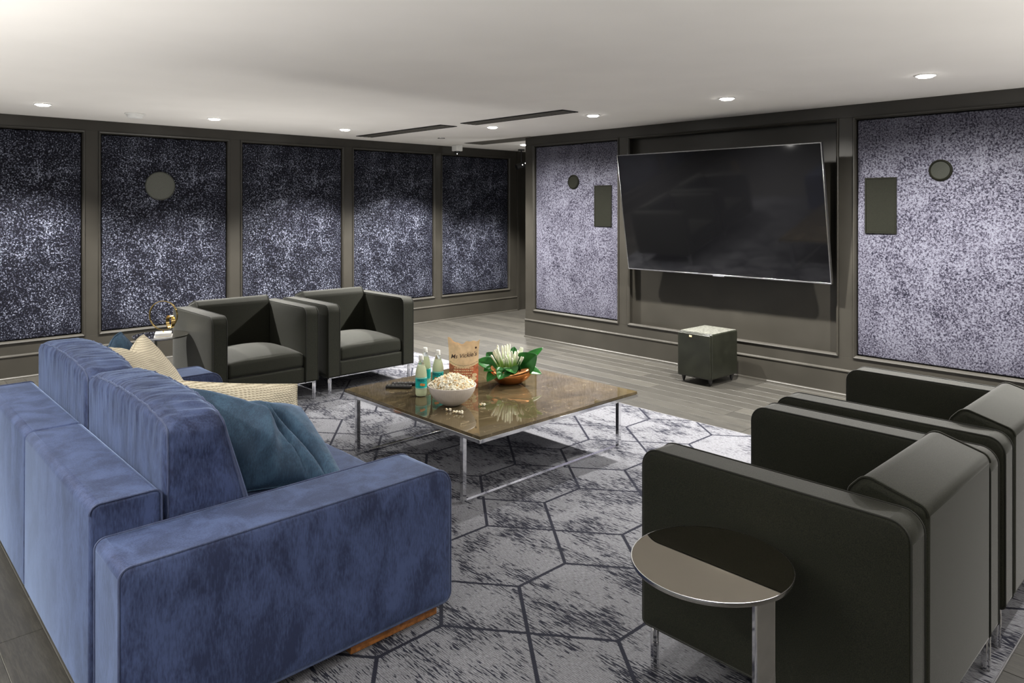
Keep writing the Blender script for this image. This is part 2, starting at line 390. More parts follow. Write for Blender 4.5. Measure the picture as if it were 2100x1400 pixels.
# ================================================================== SETTING
# ---- floor with planks
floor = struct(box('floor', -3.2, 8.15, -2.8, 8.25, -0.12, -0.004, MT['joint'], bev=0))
PWID = 0.146; GAP = 0.0028
plank_meshes = {}
def plank_mesh(L):
    L = round(L, 3)
    if L not in plank_meshes:
        bm = add_box(bmesh.new(), 0, PWID-GAP, 0, L-GAP, -0.006, 0, 0.0012, 1)
        me = bpy.data.meshes.new('plank'); bm.to_mesh(me); bm.free(); me.materials.append(MT['plank']); plank_meshes[L] = me
    return plank_meshes[L]
far_bm = bmesh.new()
rp = random.Random(3)
xi = -3.2
while xi < 8.1:
    y = -2.8-rp.choice([0, .3, .6, .9, 1.2])
    while y < 8.1:
        L = rp.choice([1.2, 1.5, 1.8]); y1 = min(y+L, 8.14)
        y0 = max(y, -2.8)
        if y1-y0 > 0.05:
            vis = (xi > 4.45 and xi < 6.3 and y1 > 0.9) or (xi >= 6.3 and y1 > 5.5) or (0.1 < xi < 1.1 and y1 > 1.5) or (2.6 < xi < 4.7 and y1 > 5.9) or (xi > 2.6 and 0 < y0 and y0 < .7 and xi < 4.6)
            if vis:
                o = bpy.data.objects.new('plank', plank_mesh(y1-y0)); COL.objects.link(o); o.location = (xi, y0, 0); o.parent = floor
            else:
                add_box(far_bm, xi, xi+PWID-GAP, y0, y1-GAP, -0.006, 0)
        y += L
    xi += PWID
fo = new('plank_field', far_bm, MT['plank'], floor, smooth=False); fo['kind'] = 'stuff'
# ---- ceiling
ceil = struct(box('ceiling', -3.2, 8.15, -2.8, 8.25, CEIL, CEIL+0.12, MT['ceiling'], bev=0))
# ---- panelled walls
def panel_wall(name, root_loc, rz, length, openings, x_start=0.0, velvet='velvet_l', niches=()):
    """local x along the wall, room on the -y side, front face of the trim at y = 0"""
    rt = box(name, x_start, length, 0.10, 0.24, 0, CEIL, MT['paint'], bev=0)
    rt.location = root_loc; rt.rotation_euler = (0, 0, rz); struct(rt)
    z0, z1 = 0.325, 2.340
    box('rail', x_start, length, 0.0, 0.099, 0.0, z0, MT['paint'], rt, 0.002)
    box('rail', x_start, length, 0.0, 0.099, z1, CEIL-0.001, MT['paint'], rt, 0.002)
    xs = sorted(list(openings)+list(niches)); cur = x_start
    for (a, b) in xs+[(length, length)]:
        if a-cur > 0.01: box('stile', cur, a, 0.0, 0.099, z0, z1, MT['paint'], rt, 0.002)
        cur = b
    for (a, b) in xs:
        niche = (a, b) in niches
        # moulding: mitred bead round the opening
        bm = bmesh.new(); wd = 0.024
        prof = [(0.0, 0.0), (0.0, -0.010), (0.006, -0.014), (0.014, -0.010), (wd, 0.004), (wd, 0.03 if not niche else 0.012), (0.0, 0.03 if not niche else 0.012)]
        cr = [(a, z0, 1, 1), (b, z0, -1, 1), (b, z1, -1, -1), (a, z1, 1, -1)]
        rings = [[bm.verts.new((x+sx*i, y, z+sz*i)) for (i, y) in prof] for (x, z, sx, sz) in cr]
        for i in range(4):
            A, B = rings[i], rings[(i+1) % 4]
            for k in range(len(prof)): bm.faces.new((A[k], A[(k+1) % len(prof)], B[(k+1) % len(prof)], B[k]))
        new('moulding', bm, MT['paint'], rt, sharp=25)
        if niche:
            box('recessed_panel', a, b, 0.090, 0.099, z0, z1, MT['paint'], rt, 0)
        else:
            hx, hz = (b-a)/2-wd-0.007, (z1-z0)/2-wd-0.007
            def wp(p, hx=hx, hz=hz):
                u, v = p.x/hx, p.z/hz
                if p.y < 0: p.y -= 0.006*(1-u**4)*(1-v**4)
                return p
            bm = soft_box_bm(hx, 0.013, hz, 0.010, 8, 1, 10, wp, 3)
            o = new('fabric_panel', bm, MT[velvet], rt, sharp=80); o.location = ((a+b)/2, 0.030, (z0+z1)/2)
    return rt
LW = [(-2.33, -1.03), (-0.90, 0.40), (0.525, 1.838), (1.957, 3.262), (3.387, 4.704), (4.826, 6.131), (6.240, 7.560)]
wall_left = panel_wall('wall_left', (0, 8.03, 0), 0, 7.70, LW, -3.2)
SR = 6.34
RW = [(SR-6.205, SR-4.895), (SR-2.433, SR-1.12), (SR-0.98, SR+0.33), (SR+0.47, SR+1.78)]
wall_right = panel_wall('wall_right', (6.23, SR, 0), -PI/2, SR+2.8, RW, 0.0, 'velvet_r', niches=[(SR-4.778, SR-2.550)])
# the far passage beyond the end of the television wall
wall_end = struct(box('wall_end', 7.95, 8.15, 5.4, 8.25, 0, CEIL-.001, MT['paint'], bev=0.002))
seg = struct(box('wall_passage', 7.74, 7.95, 8.05, 8.22, 0, CEIL-.001, MT['paint'], bev=0.002))
tr = struct(box('trim_1', 7.70, 7.74, 8.005, 8.10, 0, CEIL-.001, MT['paint'], bev=0.004))
# baseboards: cap bead and quarter round
def baseboard(name, root_loc, rz, x0, x1):
    prof = [(0.0, 0.0), (0.0, 0.222), (-0.006, 0.220), (-0.016, 0.212), (-0.018, 0.205), (-0.010, 0.198), (-0.010, 0.0)]
    bm = bmesh.new(); A = [bm.verts.new((x0, y, z)) for y, z in prof]; B = [bm.verts.new((x1, y, z)) for y, z in prof]
    N = len(prof)
    for i in range(N): bm.faces.new((A[i], A[(i+1) % N], B[(i+1) % N], B[i]))
    bm.faces.new(A); bm.faces.new(B[::-1])
    o = struct(new(name, bm, MT['paint'], None, sharp=30)); o.location = root_loc; o.rotation_euler = (0, 0, rz)
    bm = bmesh.new(); pr = [(-0.010, 0)]+[(-0.010-0.018*math.cos(a), 0.02*math.sin(a)) for a in [PI/2*k/5 for k in range(6)]]
    A = [bm.verts.new((x0, y, z)) for y, z in pr]; B = [bm.verts.new((x1, y, z)) for y, z in pr]; N = len(pr)
    for i in range(N): bm.faces.new((A[i], A[(i+1) % N], B[(i+1) % N], B[i]))
    bm.faces.new(A); bm.faces.new(B[::-1])
    new('quarter_round', bm, MT['paint'], o, sharp=50)
    return o
baseboard('baseboard_left', (0, 8.03, 0), 0, -3.2, 7.70)
baseboard('baseboard_right', (6.23, SR, 0), -PI/2, 0, SR+2.8)
baseboard('baseboard_end', (7.95, 8.05, 0), -PI/2, 0.0, 2.5)
struct(box('wall_near', -3.2, 6.23, -2.8, -2.66, 0, CEIL-.001, MT['plaster'], bev=0))

# ---- ceiling fittings
def downlight(x, y, label):
    r = tag(empty('downlight', (x, y, CEIL)), label, 'light', 'recessed ceiling downlights')
    bm = bmesh.new()
    add_lathe(bm, [(0.050, -0.001), (0.064, -0.001), (0.066, -0.004), (0.060, -0.007), (0.050, -0.005), (0.050, -0.001)], 36)
    new('trim_ring', bm, MT['white'], r)
    lathe('lens', [(0.0, -0.0015), (0.049, -0.0015), (0.049, -0.009), (0.042, -0.015), (0.0, -0.018)], MT['glow'], r, 32)
    return r
DL = ['ceiling downlight furthest left, above the leftmost velvet panel', 'ceiling downlight above the velvet panel with the round grey grille',
      'ceiling downlight above the left end of the slot vent near the left wall', 'tiny dark recessed downlight between the slot vents and the white dome sensor',
      'ceiling downlight at the far corner beside the end of the television wall', 'ceiling downlight just below the longer slot vent',
      'ceiling downlight right of the longer slot vent, above the narrow lavender panel', 'ceiling downlight above the television',
      'largest ceiling downlight, at right above the wide lavender panel']
for i, (x, y, a, pf) in enumerate(DOWNLIGHTS[:9]):
    if i == 3: continue
    downlight(x, y, DL[i])
def slot(x0, x1, y0, y1, label, n):
    r = tag(empty('slot_vent', ((x0+x1)/2, (y0+y1)/2, CEIL)), label, 'vent', 'linear ceiling vents')
    hx, hy = (x1-x0)/2, (y1-y0)/2
    bm = bmesh.new(); add_box(bm, -hx, hx, -hy, hy, -0.002, -0.0005); new('backing', bm, MT['cavity'], r)
    bm = bmesh.new()
    for (a, b, c, d) in ((-hx, -hx+.012, -hy, hy), (hx-.012, hx, -hy, hy), (-hx, hx, -hy, -hy+.012), (-hx, hx, hy-.012, hy)): add_box(bm, a, b, c, d, -0.007, -0.0005)
    new('frame', bm, MT['cavity'], r)
    for k in range(n):
        x = -hx+(k+1)*2*hx/(n+1)
        box('slat', x-0.006, x+0.006, -hy+.012, hy-.012, -0.010, -0.002, MT['vent_grey'], r, 0.001)
    return r
slot(4.63, 4.85, 5.97, 7.62, 'black slot vent in the ceiling nearer the left wall', 3)
slot(4.69, 4.90, 4.31, 5.72, 'longer-looking black slot vent in the ceiling above the passage opening', 3)
r = tag(empty('return_grille', (6.35, 6.85, CEIL)), 'plain grey-brown grille set in the ceiling before the far corner', 'vent')
box('frame', -0.16, 0.16, -0.62, 0.62, -0.006, -0.001, MT['vent_grey'], r, 0.002)
for k in range(9): box('slat', -0.145+k*0.034, -0.128+k*0.034, -0.6, 0.6, -0.010, -0.006, MT['vent_grey'], r, 0.001)
r = tag(empty('smoke_detector', (2.055, 7.2, CEIL)), 'flat white round smoke detector on the ceiling between two downlights', 'smoke detector')
lathe('base', [(0, -0.001), (0.085, -0.001), (0.085, -0.012), (0.0, -0.012)], MT['white'], r, 36)
lathe('cover', [(0.0, -0.012), (0.070, -0.012), (0.066, -0.034), (0.05, -0.042), (0, -0.043)], MT['white'], r, 36)
r = tag(empty('sprinkler_cap', (5.549, 7.138, CEIL)), 'tiny dark sprinkler cap in the ceiling left of the white dome sensor', 'sprinkler')
lathe('disc', [(0, -0.004), (0.036, -0.004), (0.036, -0.001), (0, -0.001)], MT['vent_grey'], r, 24)
lathe('rim', [(0.036, -0.001), (0.046, -0.001), (0.044, -0.005), (0.036, -0.004)], MT['steel'], r, 24)
r = tag(empty('dome_sensor', (6.34, 7.80, CEIL)), 'white ceiling sensor box with a dark dome beneath, near the far velvet panel', 'sensor')
bm = add_box(bmesh.new(), -0.055, 0.055, -0.055, 0.055, -0.085, -0.001, 0.010, 3); new('housing', bm, MT['white'], r)
lathe('dome', [(0.040, -0.085), (0.038, -0.100), (0.026, -0.114), (0.0, -0.120)], MT['black'], r, 28)
lathe('led', [(0.0, -0.126), (0.005, -0.124), (0.006, -0.119), (0, -0.117)], MT['led'], r, 10)
r = tag(empty('ceiling_spotlight', (7.50, 7.72, CEIL)), 'black spotlight on a stem hanging in the far corner, three small lit diodes', 'spotlight')
lathe('canopy', [(0, -0.001), (0.05, -0.001), (0.05, -0.02), (0, -0.02)], MT['black'], r, 24)
tube('stem', [(0, 0, -0.02), (0, 0, -0.22)], 0.010, MT['black'], r)
bm = bmesh.new(); add_tube(bm, [(-0.08, 0.02, -0.27), (0.13, -0.07, -0.20)], 0.045, 16); new('head', bm, MT['black'], r)
for k in range(3):
    bm = bmesh.new(); bmesh.ops.create_icosphere(bm, subdivisions=2, radius=0.010); o = new('diode', bm, MT['led'], r); o.location = (-0.02+0.045*k, -0.045-0.018*k, -0.235+0.024*k-0.0)

# ---- wall speakers
def round_speaker(name, loc, rz, rad, ring, label, mat):
    r = tag(empty(name, loc, rz), label, 'speaker')
    rot = lambda o: setattr(o, 'rotation_euler', (PI/2, 0, 0))
    o = lathe('grille', [(0, 0.018), (rad*0.80, 0.016), (rad-ring, 0.012), (rad-ring, 0.0), (0, 0)], mat, r, 48); rot(o)
    o = lathe('bezel', [(rad-ring, 0.0), (rad-ring, 0.012), (rad-ring*0.6, 0.022), (rad, 0.012), (rad, 0.0)], MT['grille_dark'] if ring > .012 else mat, r, 48); rot(o)
    return r
round_speaker('round_speaker', (2.536, 8.0445, 1.808), 0, 0.149, 0.006, 'large round grey speaker grille on a navy velvet panel', MT['grille'])
round_speaker('round_speaker', (6.2445, 5.559, 1.876), -PI/2, 0.083, 0.018, 'small round black speaker on the narrow lavender panel left of the television', MT['grille_dark'])
round_speaker('round_speaker', (6.2445, 1.780, 1.872), -PI/2, 0.083, 0.018, 'small round black speaker on the wide lavender panel right of the television', MT['grille_mid'])
for (yc, lab) in ((5.125, 'dark rectangular speaker grille at the left edge of the television'), (2.218, 'dark rectangular speaker grille on the wide lavender panel')):
    r = tag(empty('rectangular_speaker', (6.243, yc, 1.60), -PI/2), lab, 'speaker')
    bm = bmesh.new()
    for (a, b, c, d) in ((-.122, -.110, -.229, .229), (.110, .122, -.229, .229), (-.11, .11, -.229, -.217), (-.11, .11, .217, .229)): add_box(bm, a, b, -0.012, 0.0, c, d, 0.002, 1)
    new('frame', bm, MT['grille_dark'], r)
    box('grille', -.110, .110, -0.009, 0.0, -.217, .217, MT['grille_dark'], r, 0.002)

# ================================================================== TELEVISION
TVY0, TVY1 = 2.555, 4.665
top = Vector((5.90, 0, 2.118)); bot = Vector((6.10, 0, 0.940))
r = tag(empty('television', (6.0, (TVY0+TVY1)/2, 1.53), -PI/2), 'very large black wall television tilted forward over its recess', 'television')
W2 = (TVY1-TVY0)/2; H2 = (top-bot).length/2; tilt = math.atan2(bot.x-top.x, top.z-bot.z)
Rt = Matrix.Rotation(tilt, 4, 'X')   # local x right, -y towards the room
def tvpart(name, bm, mat, sharp=38):
    o = new(name, bm, mat, r, sharp); o.matrix_local = Rt; return o
tvpart('screen', add_box(bmesh.new(), -W2+.008, W2-.008, -0.002, 0.010, -H2+.012, H2-.008), MT['screen'])
bm = bmesh.new()
add_box(bm, -W2, -W2+.008, -0.004, 0.030, -H2, H2, .001, 1); add_box(bm, W2-.008, W2, -0.004, 0.030, -H2, H2, .001, 1)
add_box(bm, -W2+.008, W2-.008, -0.004, 0.030, H2-.008, H2, .001, 1); add_box(bm, -W2+.008, W2-.008, -0.004, 0.030, -H2, -H2+.012, .001, 1)
tvpart('bezel', bm, MT['steel'])
tvpart('back_shell', add_box(bmesh.new(), -W2+.01, W2-.01, 0.0105, 0.045, -H2+.01, H2-.01, .008, 2), MT['black'])
tvpart('badge', add_box(bmesh.new(), -0.06, 0.06, -0.007, -0.004, -H2-.006, -H2+.010, .001, 1), MT['chrome'])
bm = bmesh.new(); add_box(bm, -0.35, 0.35, 0.09, 0.31, -0.12, -0.06, .004, 1); add_box(bm, -0.35, 0.35, 0.045, 0.31, 0.12, 0.18, .004, 1)
add_box(bm, -0.38, 0.38, 0.30, 0.318, -0.25, 0.25, .002, 1); new('wall_bracket', bm, MT['black'], r)

# ================================================================== SUBWOOFER
r = tag(empty('subwoofer', (5.865, 3.585, 0), math.radians(-2)), 'black cube subwoofer on spiked feet under the television', 'subwoofer')
HX, HY = 0.205, 0.175
bm = soft_box_bm(HX, HY, 0.2, 0.012, 2, 2, 2, None, 3); o = new('cabinet', bm, MT['sub'], r, 50); o.location = (0.012, 0, 0.26)
box('top_panel', -HX+.022, HX+.002, -HY+.01, HY-.01, 0.458, 0.464, MT['sub_top'], r, 0.002)
bm = soft_box_bm(0.016, HY-.004, 0.196, 0.012, 1, 2, 2, None, 3); o = new('front_grille', bm, MT['sub'], r, 50); o.location = (-HX-.004, 0, 0.258)
box('badge', -HX-.022, -HX-.0195, -0.014+.03, 0.014+.03, 0.420, 0.436, MT['lcream'], r, 0.001)
for sx in (-1, 1):
    for sy in (-1, 1):
        lathe('foot', [(0.004, 0.001), (0.006, 0.003), (0.016, 0.03), (0.022, 0.062), (0, 0.062)], MT['black'], r, 16, (sx*(HX-.035), sy*(HY-.035), 0))

# ================================================================== RUG
RX0, RX1, RY0, RY1 = 0.98, 4.64, 0.645, 6.62
bm = add_box(bmesh.new(), RX0, RX1, RY0, RY1, 0.0005, 0.011, 0.004, 2)
rug = tag(new('rug', bm, MT['rug'], None), 'large grey rug with dark outlined hexagons and distressed streaks', 'rug')
bm = bmesh.new(); e = 0.006
add_tube(bm, [(RX0, RY0, e), (RX1, RY0, e), (RX1, RY1, e), (RX0, RY1, e)], 0.0058, 8, True)
new('binding', bm, MT['rug_edge'], rug)

# ================================================================== ARMCHAIRS
def make_armchair():
    r = empty('armchair'); W = 0.435; D = 0.425; AT = 0.118; Z0, Z1 = 0.160, 0.765
    prof = rounded_poly([(-D, Z0, .018), (D, Z0, .018), (D, Z1, .055), (-D, Z1, .062)], 8)
    for s in (-1, 1):
        x0, x1 = (s*W, s*(W-AT)) if s < 0 else (s*(W-AT), s*W)
        a = profile_solid('arm', prof, x0, x1, MT['chair'], r, 0.012, 0.008)
        bm = bmesh.new(); pp = offset_ring(prof, 0.004)
        for xx in (x0+0.006, x1-0.006): add_tube(bm, [(xx, y, z) for y, z in offset_ring(prof, -0.0002)], 0.0028, 6, True)
        new('piping', bm, MT['chair_pipe'], a)
    IN = W-AT-0.002
    bp = rounded_poly([(0.19, Z0+.01, .01), (D+.003, Z0, .02), (D+.004, 0.772, .030), (0.262, 0.822, .040), (0.215, 0.770, .05)], 8)
    bk = profile_solid('backrest', bp, -IN, IN, MT['chair'], r, 0.022, 0.0)
    bm = bmesh.new()
    top_pts = [p for p in bp if p[1] > 0.60]
    for xx in (-IN+.010, IN-.010):
        add_tube(bm, [(xx, y, z) for y, z in top_pts if True], 0.0035, 6)
    new('piping', bm, MT['chair'], bk)
    def wp(p):
        u, v = p.x/0.315, p.y/0.31
        if p.z > 0: p.z += 0.050*(1-u*u)*(1-v*v)-0.016*(u**4) - 0.006*max(0, -v)**4
        if p.y < 0 and abs(p.z) < 0.06: p.y -= 0.008*(1-u*u)
        p.z += 0.002*noise.noise(p*9)
        return p
    bm = soft_box_bm(0.3145, 0.305, 0.066, 0.030, 14, 14, 3, wp, 4)
    sc = new('seat_cushion', bm, MT['chair'], r, 80); sc.location = (0, -0.105, 0.352)
    bm = add_box(bmesh.new(), -IN, IN, -D+.012, 0.20, Z0+.002, 0.284, 0.012, 3); new('seat_base', bm, MT['chair'], r)
    for sx in (-1, 1):
        for sy in (-1, 1):
            cx_, cy_ = sx*(W-0.030), sy*(D-0.032)
            bm = add_box(bmesh.new(), cx_-.016, cx_+.016, cy_-.006, cy_+.006, 0.0115, Z0-.008, 0.0015, 1)
            add_box(bm, cx_-.006, cx_+.006, cy_-.014, cy_+.014, 0.0115, Z0-.008, 0.0015, 1)
            new('leg', bm, MT['chrome'], r)
    bm = bmesh.new()
    for sx in (-1, 1): add_box(bm, sx*(W-.030)-.012, sx*(W-.030)+.012, -D+.02, D-.02, Z0-.010, Z0+.001, 0.002, 1)
    for sy in (-1, 1): add_box(bm, -W+.03, W-.03, sy*(D-.032)-.008, sy*(D-.032)+.008, Z0-.010, Z0+.001, 0.002, 1)
    new('base_frame', bm, MT['chrome'], r)
    return r
ch = make_armchair()
ch.location = (2.508, 5.42+0.425, 0); ch.rotation_euler = (0, 0, 0)
tag(ch, 'black armchair beside the round table with the gold sculpture', 'armchair', 'two armchairs backed to the left wall')
dup(ch, (3.462, 5.42+0.425, 0), 0, label='black armchair furthest from the camera, nearest the passage', group='two armchairs backed to the left wall')
dup(ch, (2.470, 1.500-0.425, 0), PI, label='nearest dark armchair, behind the small round table in the foreground', group='two armchairs seen from behind at right')
dup(ch, (3.462, 1.510-0.425, 0), PI, label='dark armchair at the right edge, between the nearest armchair and the television wall', group='two armchairs seen from behind at right')

# ================================================================== SOFA
sx0, sy0 = 1.17, 3.465
sofa = tag(empty('sofa', (sx0, sy0, 0)), 'large slate blue velvet sofa with two back cushions', 'sofa')
AY = 1.255; AW = 0.262
for s in (-1, 1):
    y0, y1 = (s*AY, s*(AY-AW)) if s < 0 else (s*(AY-AW), s*AY)
    ap = rounded_poly([(0.590-sx0, 0.060, .012), (1.768-sx0, 0.060, .035), (1.768-sx0, 0.578, .075), (0.590-sx0, 0.578, .030)], 8)
    a = profile_solid('arm', ap, y0, y1, MT['sofa'], sofa, 0.014, 0.010, axis='Y')
    bm = bmesh.new()
    for yy in (y0+.006, y1-.006): add_tube(bm, [(x, yy, z) for x, z in ap], 0.0035, 6, True)
    # vertical seams where the top band turns down
    new('piping', bm, MT['sofa_pipe'], a)
bm = add_box(bmesh.new(), 0.66-sx0, 1.735-sx0, -AY+AW, AY-AW, 0.062, 0.285, 0.02, 3); new('base', bm, MT['sofa'], sofa)
def wr(p, amp, fy):   # small gathered folds
    return amp*noise.noise(Vector((p.x*5, p.y*fy, p.z*5)))
for s in (-1, 1):
    c = s*(AY-AW)/2; hy = (AY-AW)/2-0.002
    bp = rounded_poly([(0.575-sx0, 0.060, .012), (0.790-sx0, 0.060, .012), (0.785-sx0, 0.682, .022), (0.578-sx0, 0.682, .030)], 8)
    b = profile_solid('back_panel', bp, c-hy, c+hy, MT['sofa'], sofa, 0.012, 0.0, axis='Y')
    bm = bmesh.new(); add_tube(bm, [(x, c+s*(hy-.002), z) for x, z in bp if z > 0.07], 0.0035, 6); new('piping', bm, MT['sofa_pipe'], b)
    # seat cushion
    def wp(p):
        u, v = p.x/0.49, p.y/hy
        if p.z > 0: p.z += 0.022*(1-u*u)*(1-v*v)
        p.z += wr(p, 0.003, 14); return p
    bm = soft_box_bm(0.4875, hy-.001, 0.078, 0.032, 14, 14, 2, wp, 4); o = new('seat_cushion', bm, MT['sofa'], sofa, 80); o.location = (1.293-sx0, c, 0.364)
    pts = []
    # back cushion
    HXc, HZc = 0.098, 0.222
    def wb(p, hy=hy):
        u, v, w_ = p.x/HXc, p.y/hy, p.z/HZc
        if u > 0: p.x += 0.125*max(0, (1-w_)/2)**1.15*u + 0.035*(1-v*v)*(1-w_*w_)*u      # deeper at the bottom, bulging face
        if w_ > 0: p.z += 0.030*(1-v*v)*(1-0.25*u*u)*w_
        if w_ > 0: p.z -= 0.030*abs(v)**7*w_
        if u < 0: p.x -= 0.004*(1-v*v)
        # gathers running across the piping
        edge = math.exp(-((1-abs(w_))*HZc/0.075)**2) if w_ > 0 else math.exp(-((1-abs(w_))*HZc/0.05)**2)
        ga = 0.0060*noise.noise(Vector((p.x*9+7*s, p.y*30+p.x*9+p.z*7, p.z*6.0)))+0.0050*noise.noise(Vector((p.x*12, p.y*62+3*s+p.x*16, p.z*9)))+0.006*noise.noise(Vector((p.x*5, p.y*7+3*s, p.z*6)))
        g = ga*(0.12+0.88*edge)*(1-abs(v)**10)
        if w_ > 0.92: p.z += g
        else: p.x += (-g if u < 0 else g)
        if abs(v) > 0.94: p.y += 0.008*noise.noise(Vector((p.x*14, 3*s, p.z*22)))
        return p
    bm = soft_box_bm(HXc, hy-.004, HZc, 0.040, 10, 130, 14, wb, 5)
    cu = new('back_cushion', bm, MT['sofa'], sofa, 80); cu.location = (0.897-sx0, c, 0.672)
    bm = bmesh.new()
    for ux in (-1, 1):
        pts = []; n = 90; hh = hy-.004; r_ = 0.040; q = r_*0.293
        for i in range(n+1): pts.append((ux*(HXc-q), -hh+.04+(2*hh-.08)*i/n, HZc-q))
        for i in range(1, 6): a = PI/2*i/6; pts.append((ux*(HXc-q), hh-.04+.028*math.sin(a), HZc-q-.028*(1-math.cos(a))))
        for i in range(20): pts.append((ux*(HXc-q), hh-q, HZc-.04-(2*HZc-.08)*i/19))
        pts2 = [(x, -y, z) for x, y, z in pts[n+1:]]
        pts = pts2[::-1]+pts
        add_tube(bm, [wb(Vector(p))+Vector((ux*.001, 0, .001)) for p in pts], 0.0038, 6)
    new('piping', bm, MT['sofa_pipe'], cu)
for (a, b, y0) in ((1.34, 1.72, -AY+.03), (1.34, 1.72, AY-.11), (0.66, 0.98, -AY+.03), (0.66, 0.98, AY-.11)):
    box('foot', a-sx0, b-sx0, y0, y0+.08, 0.0115 if a > 1 else 0.0005, 0.0605, MT['wood_foot'], sofa, 0.004)

# ---- scatter cushions from four corners (TL, TR, BR, BL)
def pillow(name, TL, TR, BR, BL, th, mat, label, chop=0.0, fold=0.0, seed=0, n=30):
    TL, TR, BR, BL = map(Vector, (TL, TR, BR, BL)); c = (TL+TR+BR+BL)/4
    nm = ((TR-TL).cross(BL-TL)).normalized(); up = ((TL+TR)-(BL+BR)).normalized()
    bm = bmesh.new(); sides = {}
    for sd in (1, -1):
        for j in range(n+1):
            for i in range(n+1):
                u, v = i/n*2-1, j/n*2-1
                rim = (abs(u) > .9999 or abs(v) > .9999)
                if rim and sd == -1: sides[(sd, i, j)] = sides[(1, i, j)]; continue
                # outline pinches inwards between corners
                pu = u*(1-0.055*(1-v*v)*abs(u)**3); pv = v*(1-0.055*(1-u*u)*abs(v)**3)
                s_, t_ = (pu+1)/2, (pv+1)/2
                p = (BL*(1-s_)+BR*s_)*(1-t_)+(TL*(1-s_)+TR*s_)*t_
                f = ((1-u*u)*(1-v*v)); th_ = th*f**0.42
                wv = noise.noise(Vector((u*2.2+seed, v*2.2, sd*1.7)))*0.012+noise.noise(Vector((u*6+seed, v*5, sd*3)))*0.005
                p = p+nm*(sd*(th_*0.5)+wv*(0 if rim else 1)*f**0.3)
                if chop: p = p-up*chop*math.exp(-(u/0.42)**2)*max(0, (v+0.15)/1.15)**1.5
                if fold: p = p+nm*fold*math.exp(-((u-0.35+0.3*v)/0.10)**2)*f**0.5-nm*fold*0.8*math.exp(-((u+0.2-0.35*v)/0.14)**2)*f**0.5+nm*fold*.5*math.exp(-((u-0.05+0.2*v)/0.06)**2)*f**.5
                sides[(sd, i, j)] = bm.verts.new(p-c)
    for sd in (1, -1):
        for j in range(n):
            for i in range(n): bm.faces.new([sides[(sd, a, b)] for a, b in ((i, j), (i+1, j), (i+1, j+1), (i, j+1))])
    rim = [(i, 0) for i in range(n)]+[(n, j) for j in range(n)]+[(i, n) for i in range(n, 0, -1)]+[(0, j) for j in range(n, 0, -1)]
    rp_ = [sides[(1, a, b)].co.copy() for a, b in rim]
    o = new(name, bm, mat, None, 80); o.location = c
    new('seam_piping', add_tube(bmesh.new(), rp_, 0.0035, 6, True), mat, o, 80)
    return tag(o, label, 'cushion')
pillow('scatter_cushion', (1.015, 4.135, .868), (1.30, 4.40, .868), (1.555, 4.33, .475), (1.15, 4.03, .465), 0.17, MT['knit'], 'beige knitted cushion further away, leaning in the far corner of the sofa', chop=.060, seed=1)
pillow('scatter_cushion', (0.97, 4.36, .845), (1.20, 4.47, .885), (1.45, 4.47, .60), (1.08, 4.45, .59), 0.09, MT['teal'], 'blue cushion mostly hidden behind the further beige knitted cushion', chop=.055, seed=2)
pillow('scatter_cushion', (1.12, 3.50, .80), (1.665, 3.282, .725), (1.70, 3.27, .465), (1.18, 3.42, .465), 0.15, MT['knit'], 'beige knitted cushion nearer the camera, behind the crumpled teal cushion', chop=.0, seed=3)
pillow('scatter_cushion', (1.085, 3.17, .83), (1.56, 3.04, .68), (1.53, 2.58, .465), (1.20, 2.80, .465), 0.22, MT['teal'], 'crumpled teal velvet cushion nearest the sofa arm', chop=.035, fold=.055, seed=4, n=60)

# ================================================================== COFFEE TABLE
tx0, tx1, ty0, ty1, tz = 2.452, 3.802, 2.832, 4.190, 0.400
cx0, cy0 = (tx0+tx1)/2, (ty0+ty1)/2; hx, hy = (tx1-tx0)/2, (ty1-ty0)/2
tb = tag(empty('coffee_table', (cx0, cy0, 0)), 'low square coffee table with brown marble top and chrome frame', 'table')
box('tabletop', -hx+.004, hx-.004, -hy+.004, hy-.004, tz-.016, tz, MT['stone'], tb, 0.0015)
bm = bmesh.new()
for (a, b, c, d) in ((-hx, -hx+.012, -hy, hy), (hx-.012, hx, -hy, hy), (-hx+.012, hx-.012, -hy, -hy+.012), (-hx+.012, hx-.012, hy-.012, hy)): add_box(bm, a, b, c, d, tz-.036, tz-.0165 if False else tz-.016, .001, 1)
add_box(bm, -hx+.012, hx-.012, -hy+.012, hy-.012, tz-.024, tz-.0165)
new('apron', bm, MT['chrome'], tb)
for s in (-1, 1):
    for sx in (-1, 1):
        x = sx*(hx-.0135); y = s*(hy-.150)
        box('leg', x-.0125, x+.0125, y-.0125, y+.0125, 0.0115, tz-.037, MT['chrome'], tb, 0.001)
    box('floor_rail', -hx+.026, hx-.026, s*(hy-.150)-.0125, s*(hy-.150)+.0125, 0.0115, 0.0235, MT['chrome'], tb, 0.001)
    box('top_rail', -hx+.026, hx-.026, s*(hy-.150)-.0125, s*(hy-.150)+.0125, tz-.049, tz-.037, MT['chrome'], tb, 0.001)
TZ = tz+.0005

